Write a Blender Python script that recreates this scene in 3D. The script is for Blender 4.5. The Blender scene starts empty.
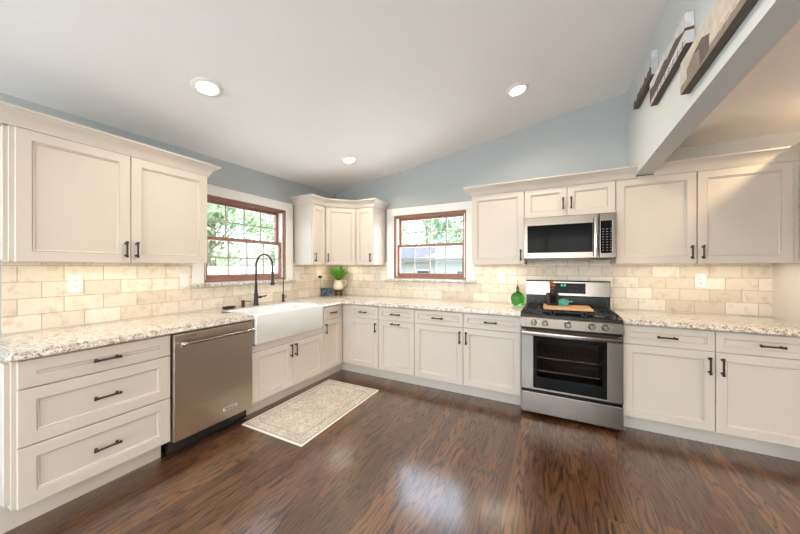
import bpy, bmesh, math, random
from mathutils import Vector, Matrix
random.seed(7)
sc = bpy.context.scene
COL = sc.collection
PI = math.pi
R = math.radians

# ------------------------------------------------------------------ camera
cam_d = bpy.data.cameras.new('camera')
cam = bpy.data.objects.new('camera', cam_d); COL.objects.link(cam)
cam.location = (2.9894, -3.6067, 1.339)
cam.rotation_euler = (PI/2, 0, 0.4794)
cam_d.sensor_width = 36.0
cam_d.lens = 295.3*36.0/800.0
cam_d.clip_start = 0.02
sc.camera = cam

# ------------------------------------------------------------------ view / exposure
sc.view_settings.view_transform = 'Standard'
sc.view_settings.look = 'None'
sc.view_settings.gamma = 1.0
sc.view_settings.exposure = -0.06
sc.view_settings.use_curve_mapping = False

# ------------------------------------------------------------------ world sky
world = bpy.data.worlds.new('sky'); sc.world = world
world.use_nodes = True
wn = world.node_tree.nodes; wl = world.node_tree.links
bg = wn['Background']
sky = wn.new('ShaderNodeTexSky'); sky.sky_type = 'NISHITA'
sky.sun_disc = False; sky.sun_elevation = R(48); sky.sun_rotation = R(120)
sky.air_density = 1.0; sky.dust_density = 3.0; sky.ozone_density = 1.0
wl.new(sky.outputs[0], bg.inputs[0]); bg.inputs[1].default_value = 1.0

# ------------------------------------------------------------------ sun, daylight and added fill
def sun(name, direction, strength, color, angle):
    d = bpy.data.lights.new(name, 'SUN'); d.energy = strength; d.color = color; d.angle = R(angle)
    o = bpy.data.objects.new(name, d); COL.objects.link(o)
    o.rotation_euler = Vector(direction).to_track_quat('-Z', 'Y').to_euler()
    return o
def area(name, loc, direction, sx, sy, power, color, spread=180):
    d = bpy.data.lights.new(name, 'AREA'); d.shape = 'RECTANGLE'; d.size = sx; d.size_y = sy
    d.energy = power; d.color = color; d.spread = R(spread)
    o = bpy.data.objects.new(name, d); COL.objects.link(o); o.location = loc
    o.rotation_euler = Vector(direction).to_track_quat('-Z', 'Y').to_euler()
    return o
sun('sun', (-0.62, 0.35, -0.85), 6.2, (1.0, 0.95, 0.88), 1.0)
# added fill and side window daylight in the open-plan room behind the camera
area('rear_fill', (2.2, -6.45, 1.62), (0, 1, 0.8), 3.4, 1.5, 118, (0.965, 0.98, 1.0))  # fill light added behind the camera, tilted up to brighten the ceiling
area('side_daylight', (0.06, -5.0, 1.3), (1, 1.0, 0), 1.6, 2.0, 30, (0.70, 0.87, 1.0))
area('dining_fill', (7.9, -4.0, 1.3), (-1, 0.1, 0.1), 2.6, 1.7, 9, (1.0, 0.96, 0.9))  # weak fill light added in the right-hand room
area('sink_window_daylight', (-0.16, -1.47, 1.62), (1, 0, -0.1), 0.95, 0.8, 10, (0.80, 0.88, 1.0))
area('range_window_daylight', (1.53, 0.16, 1.62), (0, -1, -0.1), 0.95, 0.8, 26, (0.80, 0.88, 1.0))

# ================================================================== helpers
class NT:
    def __init__(s, name):
        s.m = bpy.data.materials.new(name); s.m.use_nodes = True
        s.t = s.m.node_tree; s.n = s.t.nodes; s.l = s.t.links
        s.b = s.n['Principled BSDF']; s.out = s.n['Material Output']
    def new(s, typ, **kw):
        nd = s.n.new(typ)
        for k, v in kw.items(): setattr(nd, k, v)
        return nd
    def link(s, a, b): s.l.new(a, b)
    def coord(s, scale=(1, 1, 1), loc=(0, 0, 0), rot=(0, 0, 0), world_space=False):
        mp = s.new('ShaderNodeMapping')
        if world_space:
            g = s.new('ShaderNodeNewGeometry'); s.link(g.outputs['Position'], mp.inputs[0])
        else:
            g = s.new('ShaderNodeTexCoord'); s.link(g.outputs['Object'], mp.inputs[0])
        mp.inputs['Scale'].default_value = scale; mp.inputs['Location'].default_value = loc
        mp.inputs['Rotation'].default_value = rot
        return mp.outputs[0]
    def noise(s, vec, scale=5, detail=3, rough=0.5, dist=0.0):
        t = s.new('ShaderNodeTexNoise'); s.link(vec, t.inputs['Vector'])
        t.inputs['Scale'].default_value = scale; t.inputs['Detail'].default_value = detail
        t.inputs['Roughness'].default_value = rough; t.inputs['Distortion'].default_value = dist
        return t.outputs['Fac']
    def ramp(s, fac, stops, interp='LINEAR'):
        r = s.new('ShaderNodeValToRGB'); r.color_ramp.interpolation = interp
        e = r.color_ramp.elements
        while len(e) < len(stops): e.new(0.5)
        for k, (p, c) in enumerate(stops):
            e[k].position = p; e[k].color = (c[0], c[1], c[2], 1) if len(c) == 3 else c
        s.link(fac, r.inputs[0]); return r.outputs[0]
    def math(s, op, a, b=0.0, clamp=False):
        m = s.new('ShaderNodeMath', operation=op, use_clamp=clamp)
        for i, v in enumerate((a, b)):
            if isinstance(v, (int, float)): m.inputs[i].default_value = v
            else: s.link(v, m.inputs[i])
        return m.outputs[0]
    def mix(s, fac, a, b, blend='MIX'):
        m = s.new('ShaderNodeMix', data_type='RGBA', blend_type=blend)
        for sock, v in ((m.inputs[0], fac), (m.inputs[6], a), (m.inputs[7], b)):
            if isinstance(v, (int, float)): sock.default_value = v
            elif isinstance(v, (tuple, list)): sock.default_value = (v[0], v[1], v[2], 1)
            else: s.link(v, sock)
        return m.outputs[2]
    def bump(s, h, strength=0.2, dist=0.002):
        b = s.new('ShaderNodeBump'); b.inputs['Strength'].default_value = strength
        b.inputs['Distance'].default_value = dist
        s.link(h, b.inputs['Height']); s.link(b.outputs[0], s.b.inputs['Normal'])
    def set(s, **kw):
        for k, v in kw.items():
            sock = s.b.inputs[k.replace('_', ' ')]
            if isinstance(v, (int, float)): sock.default_value = v
            elif isinstance(v, (tuple, list)): sock.default_value = (v[0], v[1], v[2], 1)
            else: s.link(v, sock)
        return s

def lin(r, g, b):
    f = lambda c: (c/255/12.92) if c/255 <= 0.04045 else ((c/255+0.055)/1.055)**2.4
    return (f(r), f(g), f(b))

def plain(name, col, rough=0.5, metal=0.0, var=0.04, scale=6.0, bump=0.0, bscale=60, **kw):
    t = NT(name)
    v = t.coord()
    n = t.noise(v, scale, 3)
    a = tuple(c*(1-var) for c in col); b = tuple(min(1, c*(1+var)) for c in col)
    t.set(Base_Color=t.ramp(n, [(0.3, a), (0.7, b)]), Roughness=rough, Metallic=metal, **kw)
    if bump: t.bump(t.noise(v, bscale, 2), bump, 0.001)
    return t.m

def emit(name, col, strength):
    t = NT(name); t.set(Base_Color=col, Emission_Color=col, Emission_Strength=strength, Roughness=0.5)
    return t.m

def clear_glass(name, tint=(1, 1, 1), refl=0.08, rough=0.0):
    t = NT(name)
    tr = t.new('ShaderNodeBsdfTransparent'); tr.inputs[0].default_value = (*tint, 1)
    gl = t.new('ShaderNodeBsdfGlossy'); gl.inputs['Roughness'].default_value = rough
    fr = t.new('ShaderNodeFresnel'); ge = t.new('ShaderNodeNewGeometry')
    t.link(t.math('SUBTRACT', 1.5, t.math('MULTIPLY', ge.outputs['Backfacing'], 1.5-1/1.5)), fr.inputs[0])
    f = t.math('ADD', fr.outputs[0], refl-0.04, True)
    mx = t.new('ShaderNodeMixShader'); t.link(f, mx.inputs[0])
    t.link(tr.outputs[0], mx.inputs[1]); t.link(gl.outputs[0], mx.inputs[2])
    t.link(mx.outputs[0], t.out.inputs[0])
    return t.m

def brushed(name, col, rough=0.3, direction=(1, 1, 120), var=0.012):
    t = NT(name)
    v = t.coord(scale=direction)
    n = t.noise(v, 6, 2)
    a = tuple(c*(1-var) for c in col); b = tuple(min(1, c*(1+var)) for c in col)
    t.set(Base_Color=t.ramp(n, [(0.3, a), (0.7, b)]), Metallic=1.0,
          Roughness=rough)
    return t.m

M = {}
# --- materials
M['wall'] = plain('blue_grey_wall_paint', lin(176, 180, 182), 0.75, var=0.015, scale=2, bump=0.05, bscale=180)
M['header'] = plain('lit_wall_paint', lin(202, 206, 206), 0.75, var=0.015, scale=2, bump=0.05, bscale=180)  # same paint as the walls, made paler for the light on the header
M['ceiling'] = plain('white_ceiling_paint', lin(239, 238, 237), 0.85, var=0.01, scale=2)
M['trim'] = plain('white_trim_paint', lin(236, 233, 228), 0.45, var=0.01)
M['cab'] = plain('cream_cabinet_paint', lin(208, 198, 186), 0.42, var=0.012, scale=4)
M['cab_in'] = plain('cabinet_box_cream', lin(204, 194, 182), 0.55, var=0.02, scale=4)
M['bronze'] = plain('oil_rubbed_bronze', lin(60, 50, 45), 0.38, 0.6, var=0.15, scale=40)
M['blackmetal'] = plain('black_enamel', (0.012, 0.012, 0.014), 0.25, var=0.1)
M['iron'] = plain('cast_iron', (0.02, 0.02, 0.021), 0.6, 0.2, var=0.2, scale=50, bump=0.3, bscale=200)
M['steel'] = brushed('brushed_stainless', lin(142, 132, 122), 0.24, (1, 1, 40))
M['steel_v'] = brushed('brushed_stainless_door', lin(182, 170, 156), 0.32, (90, 90, 1.5))
M['chrome'] = plain('polished_steel', lin(205, 203, 200), 0.12, 1.0, var=0.02)
M['dark_glass'] = plain('black_appliance_glass', (0.008, 0.008, 0.008), 0.07, var=0.05, IOR=1.2, Specular_IOR_Level=0.22)
M['porcelain'] = plain('white_fireclay', lin(224, 223, 221), 0.15, var=0.005, Coat_Weight=0.5)
M['plastic'] = plain('white_switch_plastic', lin(238, 235, 229), 0.35, var=0.005)
M['slot'] = plain('dark_slot', lin(60, 56, 52), 0.6)
M['vinyl'] = plain('white_vinyl', lin(235, 232, 226), 0.4, var=0.01)
M['muntin'] = plain('tan_muntin_bars', lin(176, 166, 150), 0.5, var=0.02)
M['glass'] = clear_glass('window_glass', (0.97, 0.99, 0.98), 0.05)
M['oven_glass'] = clear_glass('tinted_oven_glass', (0.74, 0.70, 0.66), 0.0)
M['led'] = emit('lamp_lens', (1.0, 0.93, 0.83), 14)
M['ledstrip'] = emit('under_cabinet_lens', (1.0, 0.86, 0.66), 5)
M['fillbulb'] = emit('fill_bulb', (1.0, .72, .42), 8)
M['leaf'] = plain('herb_leaf', lin(118, 182, 58), 0.5, var=0.35, scale=30)
M['stem'] = plain('green_stem', lin(92, 120, 50), 0.6)
M['pitcher'] = plain('cream_ceramic', lin(238, 226, 205), 0.3, var=0.02)
M['darkwood'] = plain('dark_wood', lin(78, 50, 36), 0.5, var=0.2, scale=20)
M['teal'] = plain('teal_enamel', lin(70, 150, 138), 0.2, var=0.06)
M['crock'] = plain('dark_grey_glaze', lin(52, 48, 48), 0.25, 0.4, var=0.1)
M['copper_dry'] = plain('copper_brown_dried', lin(150, 82, 40), 0.55, var=0.3, scale=60)
M['cork'] = plain('cork', lin(120, 86, 56), 0.8, var=0.2, scale=90)
M['tree_leaf'] = plain('tree_leaf', lin(150, 178, 138), 0.6, var=0.25, scale=1.2)
M['tree_leaf2'] = plain('tree_leaf_pale', lin(168, 190, 150), 0.6, var=0.25, scale=1.2)
M['bark'] = plain('bark', lin(128, 112, 98), 0.9, var=0.25, scale=9)
M['grass'] = plain('lawn', lin(140, 150, 126), 0.9, var=0.2, scale=0.7)
M['drive'] = plain('pale_concrete', lin(226, 224, 220), 0.9, var=0.05, scale=1)
M['siding'] = plain('white_siding', lin(190, 192, 196), 0.7, var=0.02)
M['shingle'] = plain('grey_shingle', lin(92, 96, 106), 0.9, var=0.15, scale=9)
M['housepane'] = plain('house_window_pane', lin(64, 76, 88), 0.2)

def wood_trim():
    t = NT('reddish_stained_wood')
    n = t.noise(t.coord(scale=(14, 14, 14)), 3, 4, 0.6)
    t.set(Base_Color=t.ramp(n, [(0.25, lin(130, 87, 70)), (0.75, lin(166, 116, 96))]), Roughness=0.4)
    return t.m
M['redwood'] = wood_trim()

def board_wood():
    t = NT('cutting_board_wood')
    n = t.noise(t.coord(scale=(3, 40, 40)), 4, 4, 0.6)
    t.set(Base_Color=t.ramp(n, [(0.25, lin(198, 146, 100)), (0.75, lin(232, 188, 142))]), Roughness=0.45)
    return t.m
M['board'] = board_wood()

def floor_mat():
    t = NT('dark_stained_oak_planks')
    g = t.new('ShaderNodeNewGeometry')
    sx = t.new('ShaderNodeSeparateXYZ'); t.link(g.outputs['Position'], sx.inputs[0])
    X, Y = sx.outputs[0], sx.outputs[1]
    W = 0.083
    row = t.math('FLOOR', t.math('DIVIDE', X, W))
    wn_ = t.new('ShaderNodeTexWhiteNoise', noise_dimensions='1D'); t.link(row, wn_.inputs['W'])
    yo = t.math('ADD', Y, t.math('MULTIPLY', wn_.outputs['Value'], 7.3))
    L = 1.25
    seg = t.math('FLOOR', t.math('DIVIDE', yo, L))
    cid = t.new('ShaderNodeCombineXYZ'); t.link(row, cid.inputs[0]); t.link(seg, cid.inputs[1])
    wr = t.new('ShaderNodeTexWhiteNoise', noise_dimensions='2D'); t.link(cid.outputs[0], wr.inputs['Vector'])
    rnd = wr.outputs['Value']
    # cathedral grain: contour lines of a noise stretched along the plank
    cv = t.new('ShaderNodeCombineXYZ')
    t.link(t.math('MULTIPLY', X, 10.5), cv.inputs[0])
    t.link(t.math('MULTIPLY', Y, 1.2), cv.inputs[1])
    t.link(t.math('MULTIPLY', rnd, 40.0), cv.inputs[2])
    n1 = t.noise(cv.outputs[0], 1.3, 1.5, 0.4)
    rings = t.math('SINE', t.math('MULTIPLY', n1, 60.0))
    rings = t.math('POWER', t.math('ADD', t.math('MULTIPLY', rings, 0.5), 0.5), 3.6)
    cf = t.new('ShaderNodeCombineXYZ')
    t.link(t.math('MULTIPLY', X, 260.0), cf.inputs[0]); t.link(t.math('MULTIPLY', Y, 6.0), cf.inputs[1])
    t.link(t.math('MULTIPLY', rnd, 17.0), cf.inputs[2])
    fine = t.noise(cf.outputs[0], 1.0, 3, 0.6)
    base = t.ramp(rnd, [(0.0, lin(80, 51, 31)), (0.5, lin(97, 64, 40)), (1.0, lin(119, 81, 51))])
    c = t.mix(t.math('MULTIPLY', rings, 0.95), base, lin(34, 20, 13))
    c = t.mix(t.ramp(fine, [(0.40, (0.38,)*3), (0.62, (0, 0, 0))]), c, lin(60, 36, 26))
    # joints
    fx = t.math('FRACT', t.math('DIVIDE', X, W)); fy = t.math('FRACT', t.math('DIVIDE', yo, L))
    j = t.math('MAXIMUM', t.math('LESS_THAN', fx, 0.018), t.math('LESS_THAN', fy, 0.0018))
    c = t.mix(t.math('MULTIPLY', j, 0.7), c, (0.012, 0.008, 0.006))
    t.set(Base_Color=c, Roughness=t.ramp(fine, [(0.3, (0.32,)*3), (0.7, (0.26,)*3)]), Coat_Weight=1.0, Coat_Roughness=0.17)
    t.bump(t.math('SUBTRACT', fine, t.math('MULTIPLY', j, 1.5)), 0.10, 0.001)
    return t.m
M['floor'] = floor_mat()

def tile_mat(name, axis, phase):
    t = NT(name)
    g = t.new('ShaderNodeNewGeometry')
    sx = t.new('ShaderNodeSeparateXYZ'); t.link(g.outputs['Position'], sx.inputs[0])
    cv = t.new('ShaderNodeCombineXYZ')
    t.link(t.math('ADD', sx.outputs[axis], phase), cv.inputs[0])
    t.link(t.math('ADD', sx.outputs[2], -0.928), cv.inputs[1])
    br = t.new('ShaderNodeTexBrick', offset=0.5, offset_frequency=2, squash=1.0)
    t.link(cv.outputs[0], br.inputs['Vector'])
    for k, v in (('Scale', 1.0), ('Mortar Size', 0.0028), ('Mortar Smooth', 0.3), ('Bias', 0.0), ('Brick Width', 0.2), ('Row Height', 0.105)):
        br.inputs[k].default_value = v
    br.inputs['Color1'].default_value = (*lin(238, 227, 211), 1)
    br.inputs['Color2'].default_value = (*lin(214, 199, 178), 1)
    br.inputs['Mortar'].default_value = (*lin(190, 170, 146), 1)
    n = t.noise(g.outputs['Position'], 14, 5, 0.62, 0.4)
    mott = t.ramp(n, [(0.3, lin(226, 214, 196)), (0.5, (1, 1, 1)), (0.75, lin(248, 243, 236))])
    c = t.mix(0.75, br.outputs['Color'], mott, 'MULTIPLY')
    t.set(Base_Color=c, Roughness=0.42)
    t.bump(t.math('ADD', t.math('MULTIPLY', br.outputs['Fac'], -1.0), t.math('MULTIPLY', n, 0.25)), 0.5, 0.003)
    return t.m
M['tile_left'] = tile_mat('travertine_subway_tile_left', 1, 3.072+4.0)
M['tile_back'] = tile_mat('travertine_subway_tile_back', 0, 0.18+4.0)

def granite():
    t = NT('cream_granite')
    v = t.coord(world_space=True)
    n1 = t.noise(v, 40, 5, 0.7, 0.6)
    n2 = t.noise(v, 105, 4, 0.65, 0.4)
    n3 = t.noise(t.coord(scale=(1, 2.2, 1), rot=(0, 0, 0.6), world_space=True), 7, 4, 0.6, 1.0)
    c = t.ramp(n3, [(0.3, lin(206, 194, 176)), (0.5, lin(226, 219, 208)), (0.72, lin(182, 166, 148))])
    c = t.mix(t.ramp(n1, [(0.50, (0, 0, 0)), (0.62, (0.8,)*3)]), c, lin(150, 128, 108))
    c = t.mix(t.ramp(n2, [(0.55, (0, 0, 0)), (0.61, (0.9,)*3)]), c, lin(60, 48, 42))
    c = t.mix(t.ramp(n2, [(0.32, (0.8,)*3), (0.40, (0, 0, 0))]), c, lin(232, 225, 215))
    t.set(Base_Color=c, Roughness=0.10, Coat_Weight=0.6, Coat_Roughness=0.05)
    return t.m
M['granite'] = granite()

def rug_mat():
    t = NT('faded_oriental_weave')
    tc = t.new('ShaderNodeTexCoord')
    sx = t.new('ShaderNodeSeparateXYZ'); t.link(tc.outputs['Object'], sx.inputs[0])
    X, Y = sx.outputs[0], sx.outputs[1]   # rug centred at its origin, 0.68 x 1.10
    ex = t.math('SUBTRACT', 0.342, t.math('ABSOLUTE', X)); ey = t.math('SUBTRACT', 0.56, t.math('ABSOLUTE', Y))
    e = t.math('MINIMUM', ex, ey)
    v = tc.outputs['Object']
    vo = t.new('ShaderNodeTexVoronoi', feature='DISTANCE_TO_EDGE'); t.link(v, vo.inputs['Vector']); vo.inputs['Scale'].default_value = 24
    vo2 = t.new('ShaderNodeTexVoronoi', feature='F1'); t.link(v, vo2.inputs['Vector']); vo2.inputs['Scale'].default_value = 46
    n = t.noise(v, 38, 4, 0.7, 1.5); nb = t.noise(v, 5, 3)
    base = t.ramp(nb, [(0.35, lin(214, 204, 190)), (0.65, lin(196, 188, 176))])
    grey = lin(132, 134, 134)
    c = t.mix(t.ramp(vo.outputs['Distance'], [(0.02, (0.30,)*3), (0.16, (0, 0, 0))]), base, grey)
    c = t.mix(t.ramp(n, [(0.50, (0, 0, 0)), (0.60, (0.75,)*3)]), c, lin(164, 142, 114))
    c = t.mix(t.ramp(vo2.outputs['Distance'], [(0.12, (0.8,)*3), (0.28, (0, 0, 0))]), c, lin(118, 122, 126))
    def band(a, b, col, k):
        nonlocal c
        f = t.math('MULTIPLY', t.math('GREATER_THAN', e, a), t.math('LESS_THAN', e, b))
        c = t.mix(t.math('MULTIPLY', f, k), c, col)
    band(0.022, 0.030, lin(140, 138, 134), 0.8)
    band(0.095, 0.101, lin(140, 138, 134), 0.7)
    band(0.107, 0.111, lin(140, 138, 134), 0.6)
    band(-1, 0.012, lin(232, 224, 212), 1.0)
    t.set(Base_Color=c, Roughness=0.95)
    t.bump(t.noise(v, 400, 2), 0.4, 0.002)
    return t.m
M['rug'] = rug_mat()

def green_glass():
    t = NT('green_bottle_glass')
    n = t.noise(t.coord(), 40, 2)
    t.set(Base_Color=lin(84, 184, 80), Roughness=0.0, Transmission_Weight=1.0, IOR=1.45)
    t.bump(n, 0.5, 0.006)
    return t.m
M['green_glass'] = green_glass()

# ------------------------------------------------------------------ mesh helpers
def BM(): return bmesh.new()
def bx(bm, x0, x1, y0, y1, z0, z1, bev=0.0, mi=0, seg=1):
    vs = [bm.verts.new((x, y, z)) for x in (x0, x1) for y in (y0, y1) for z in (z0, z1)]
    q = [(0, 1, 3, 2), (4, 6, 7, 5), (0, 4, 5, 1), (2, 3, 7, 6), (0, 2, 6, 4), (1, 5, 7, 3)]
    fs = [bm.faces.new([vs[i] for i in f]) for f in q]
    for f in fs: f.material_index = mi
    if bev > 0:
        es = list({e for f in fs for e in f.edges})
        r = bmesh.ops.bevel(bm, geom=es, offset=bev, segments=seg, profile=0.5, affect='EDGES')
        for f in r['faces']: f.material_index = mi
    return vs
def rings(bm, loops, cap0=True, cap1=True, mi=0, closed=True):
    """loops: list of lists of points, joined in order"""
    vl = [[bm.verts.new(p) for p in lp] for lp in loops]
    n = len(vl[0]); out = []
    for a, b in zip(vl, vl[1:]):
        for i in range(n if closed else n-1):
            j = (i+1) % n
            try: out.append(bm.faces.new((a[i], a[j], b[j], b[i])))
            except ValueError: pass
    if cap0: out.append(bm.faces.new(list(reversed(vl[0]))))
    if cap1: out.append(bm.faces.new(vl[-1]))
    for f in out: f.material_index = mi
    return vl
def rect_xz(x0, x1, z0, z1, y): return [(x0, y, z0), (x1, y, z0), (x1, y, z1), (x0, y, z1)]
def lathe(bm, prof, c=(0, 0, 0), seg=24, mi=0, axis='z', sx=1.0, sy=1.0, cap=True):
    loops = []
    for r, h in prof:
        lp = []
        for k in range(seg):
            a = 2*PI*k/seg; u, v = r*math.cos(a)*sx, r*math.sin(a)*sy
            if axis == 'z': p = (c[0]+u, c[1]+v, c[2]+h)
            elif axis == 'y': p = (c[0]+u, c[1]+h, c[2]+v)
            else: p = (c[0]+h, c[1]+u, c[2]+v)
            lp.append(p)
        loops.append(lp)
    return rings(bm, loops, cap, cap, mi)
def tube(bm, pts, rad, seg=10, mi=0, cap=True):
    pts = [Vector(p) for p in pts]
    rr = rad if isinstance(rad, (list, tuple)) else [rad]*len(pts)
    loops = []; up = Vector((0, 0, 1)); prev = None
    for i, p in enumerate(pts):
        d = (pts[min(i+1, len(pts)-1)]-pts[max(i-1, 0)]).normalized()
        if prev is None:
            ref = up if abs(d.z) < 0.9 else Vector((1, 0, 0))
            a = d.cross(ref).normalized()
        else:
            a = (prev-d*prev.dot(d)).normalized()
        prev = a; b = d.cross(a)
        loops.append([p+(a*math.cos(2*PI*k/seg)+b*math.sin(2*PI*k/seg))*rr[i] for k in range(seg)])
    return rings(bm, loops, cap, cap, mi)
def prop(o, label=None, cat=None, group=None, kind=None):
    if label: o['label'] = label
    if cat: o['category'] = cat
    if group: o['group'] = group
    if kind: o['kind'] = kind
def obj(name, bm, mats, parent=None, smooth=False, angle=35, recalc=True):
    if recalc: bmesh.ops.recalc_face_normals(bm, faces=bm.faces)
    me = bpy.data.meshes.new(name); bm.to_mesh(me); bm.free()
    for m in (mats if isinstance(mats, (list, tuple)) else [mats]): me.materials.append(m)
    if smooth:
        me.polygons.foreach_set('use_smooth', [True]*len(me.polygons))
        me.set_sharp_from_angle(angle=R(angle))
    o = bpy.data.objects.new(name, me); COL.objects.link(o)
    if parent is not None: o.parent = parent
    return o
def thing(name, label, cat, loc=(0, 0, 0), rotz=0.0, group=None):
    o = bpy.data.objects.new(name, None); COL.objects.link(o); o.empty_display_size = 0.05
    o.location = loc; o.rotation_euler = (0, 0, rotz)
    prop(o, label, cat, group); return o
def struct(name, bm, mats, parent=None, **kw):
    o = obj(name, bm, mats, parent, **kw)
    if parent is None: o['kind'] = 'structure'
    return o
def text_mesh(name, body, size, mat, parent, loc, rot=(PI/2, 0, 0), extrude=0.0004):
    cu = bpy.data.curves.new(name, 'FONT'); cu.body = body; cu.size = size; cu.extrude = extrude
    cu.align_x = 'CENTER'; cu.align_y = 'CENTER'
    tmp = bpy.data.objects.new(name+'_tmp', cu); COL.objects.link(tmp)
    dg = bpy.context.evaluated_depsgraph_get()
    me = bpy.data.meshes.new_from_object(tmp.evaluated_get(dg))
    bpy.data.objects.remove(tmp); bpy.data.curves.remove(cu)
    me.name = name; me.materials.clear(); me.materials.append(mat)
    o = bpy.data.objects.new(name, me); COL.objects.link(o); o.parent = parent
    o.location = loc; o.rotation_euler = rot
    return o

# ================================================================== THE SETTING
X_H0, X_H1, Z_HB = 3.635, 3.755, 2.155       # header faces and underside
ZC0, SLOPE, SLOPE_Y = 2.458, 0.1655, 0.018                    # sloped ceiling
zceil = lambda x, y=0.0: ZC0+SLOPE*x+SLOPE_Y*y
XMAX, YMIN = 8.0, -6.6
bm = BM(); bx(bm, -0.15, XMAX+0.15, YMIN-0.15, 0.15, -0.12, 0.0); struct('floor', bm, M['floor'])
# sloped ceiling slab
bm = BM()
a, b = -0.15, X_H0
y_, Y_ = YMIN-0.15, 0.15
rings(bm, [[(a, y_, zceil(a, y_)), (b, y_, zceil(b, y_)), (b, y_, zceil(b, y_)+0.12), (a, y_, zceil(a, y_)+0.12)],
           [(a, Y_, zceil(a, Y_)), (b, Y_, zceil(b, Y_)), (b, Y_, zceil(b, Y_)+0.12), (a, Y_, zceil(a, Y_)+0.12)]])
struct('ceiling', bm, M['ceiling'])
bm = BM(); bx(bm, X_H1, XMAX+0.15, YMIN-0.15, 0.15, 2.44, 2.56); struct('ceiling_right', bm, M['ceiling'])
bm = BM(); zt_ = zceil(X_H0)+.1
hb = [(0, Z_HB-.006), (-.33, Z_HB-.004), (-2.3, Z_HB+.058), (YMIN, Z_HB+.075)]
rings(bm, [[(X_H0, y, z), (X_H1, y, z), (X_H1, y, zt_), (X_H0, y, zt_)] for y, z in hb])
struct('wall_header', bm, M['header'])

# window openings
WL = dict(a=-1.965, b=-0.975, z0=1.19, z1=2.045)     # on the left wall, along y
WB = dict(a=1.02, b=2.042, z0=1.185, z1=2.045)       # on the back wall, along x
SL = dict(a=-5.9, b=-4.2, z0=0.3, z1=2.2)            # side window behind the camera
bm = BM()
for y0, y1, z0, z1 in ((YMIN, SL['a'], 0, 2.40), (SL['b'], WL['a'], 0, 2.44), (WL['b'], 0.15, 0, 2.475),
                       (SL['a'], SL['b'], 0, SL['z0']), (SL['a'], SL['b'], SL['z1'], 2.41),
                       (WL['a'], WL['b'], 0, WL['z0']), (WL['a'], WL['b'], WL['z1'], 2.455)):
    bx(bm, -0.15, 0, y0, y1, z0, z1)
struct('wall_left', bm, M['wall'])
bm = BM()
for x0, x1, z0, z1 in ((0, WB['a'], 0, 2.44), (WB['b'], XMAX, 0, 2.44), (WB['a'], WB['b'], 0, WB['z0']), (WB['a'], WB['b'], WB['z1'], 2.44)):
    bx(bm, x0, x1, 0, 0.15, z0, z1)
rings(bm, [[(0, 0, 2.44), (X_H0+.1, 0, 2.44), (X_H0+.1, 0, zceil(X_H0)+.02), (0, 0, zceil(0)+.012)],
           [(0, 0.15, 2.44), (X_H0+.1, 0.15, 2.44), (X_H0+.1, 0.15, zceil(X_H0)+.02), (0, 0.15, zceil(0)+.012)]])
struct('wall_back', bm, M['wall'])
bm = BM()
bx(bm, XMAX, XMAX+.15, YMIN, -5.4, 0, 2.44); bx(bm, XMAX, XMAX+.15, -2.6, 0.15, 0, 2.44)
bx(bm, XMAX, XMAX+.15, -5.4, -2.6, 0, 0.4); bx(bm, XMAX, XMAX+.15, -5.4, -2.6, 2.2, 2.44)
struct('wall_right', bm, M['wall'])
PD = dict(a=0.4, b=4.0, z0=0.0, z1=2.42)
bm = BM()
bx(bm, -.15, PD['a'], YMIN-.15, YMIN, 0, 2.44); bx(bm, PD['b'], XMAX, YMIN-.15, YMIN, 0, 2.44); bx(bm, PD['a'], PD['b'], YMIN-.15, YMIN, PD['z1'], 2.44)
rings(bm, [[(0, YMIN, 2.44), (X_H0, YMIN, 2.44), (X_H0, YMIN, zceil(X_H0)), (0, YMIN, 2.441)],
           [(0, YMIN-.15, 2.44), (X_H0, YMIN-.15, 2.44), (X_H0, YMIN-.15, zceil(X_H0)), (0, YMIN-.15, 2.441)]])
struct('wall_front', bm, M['wall'])

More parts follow.
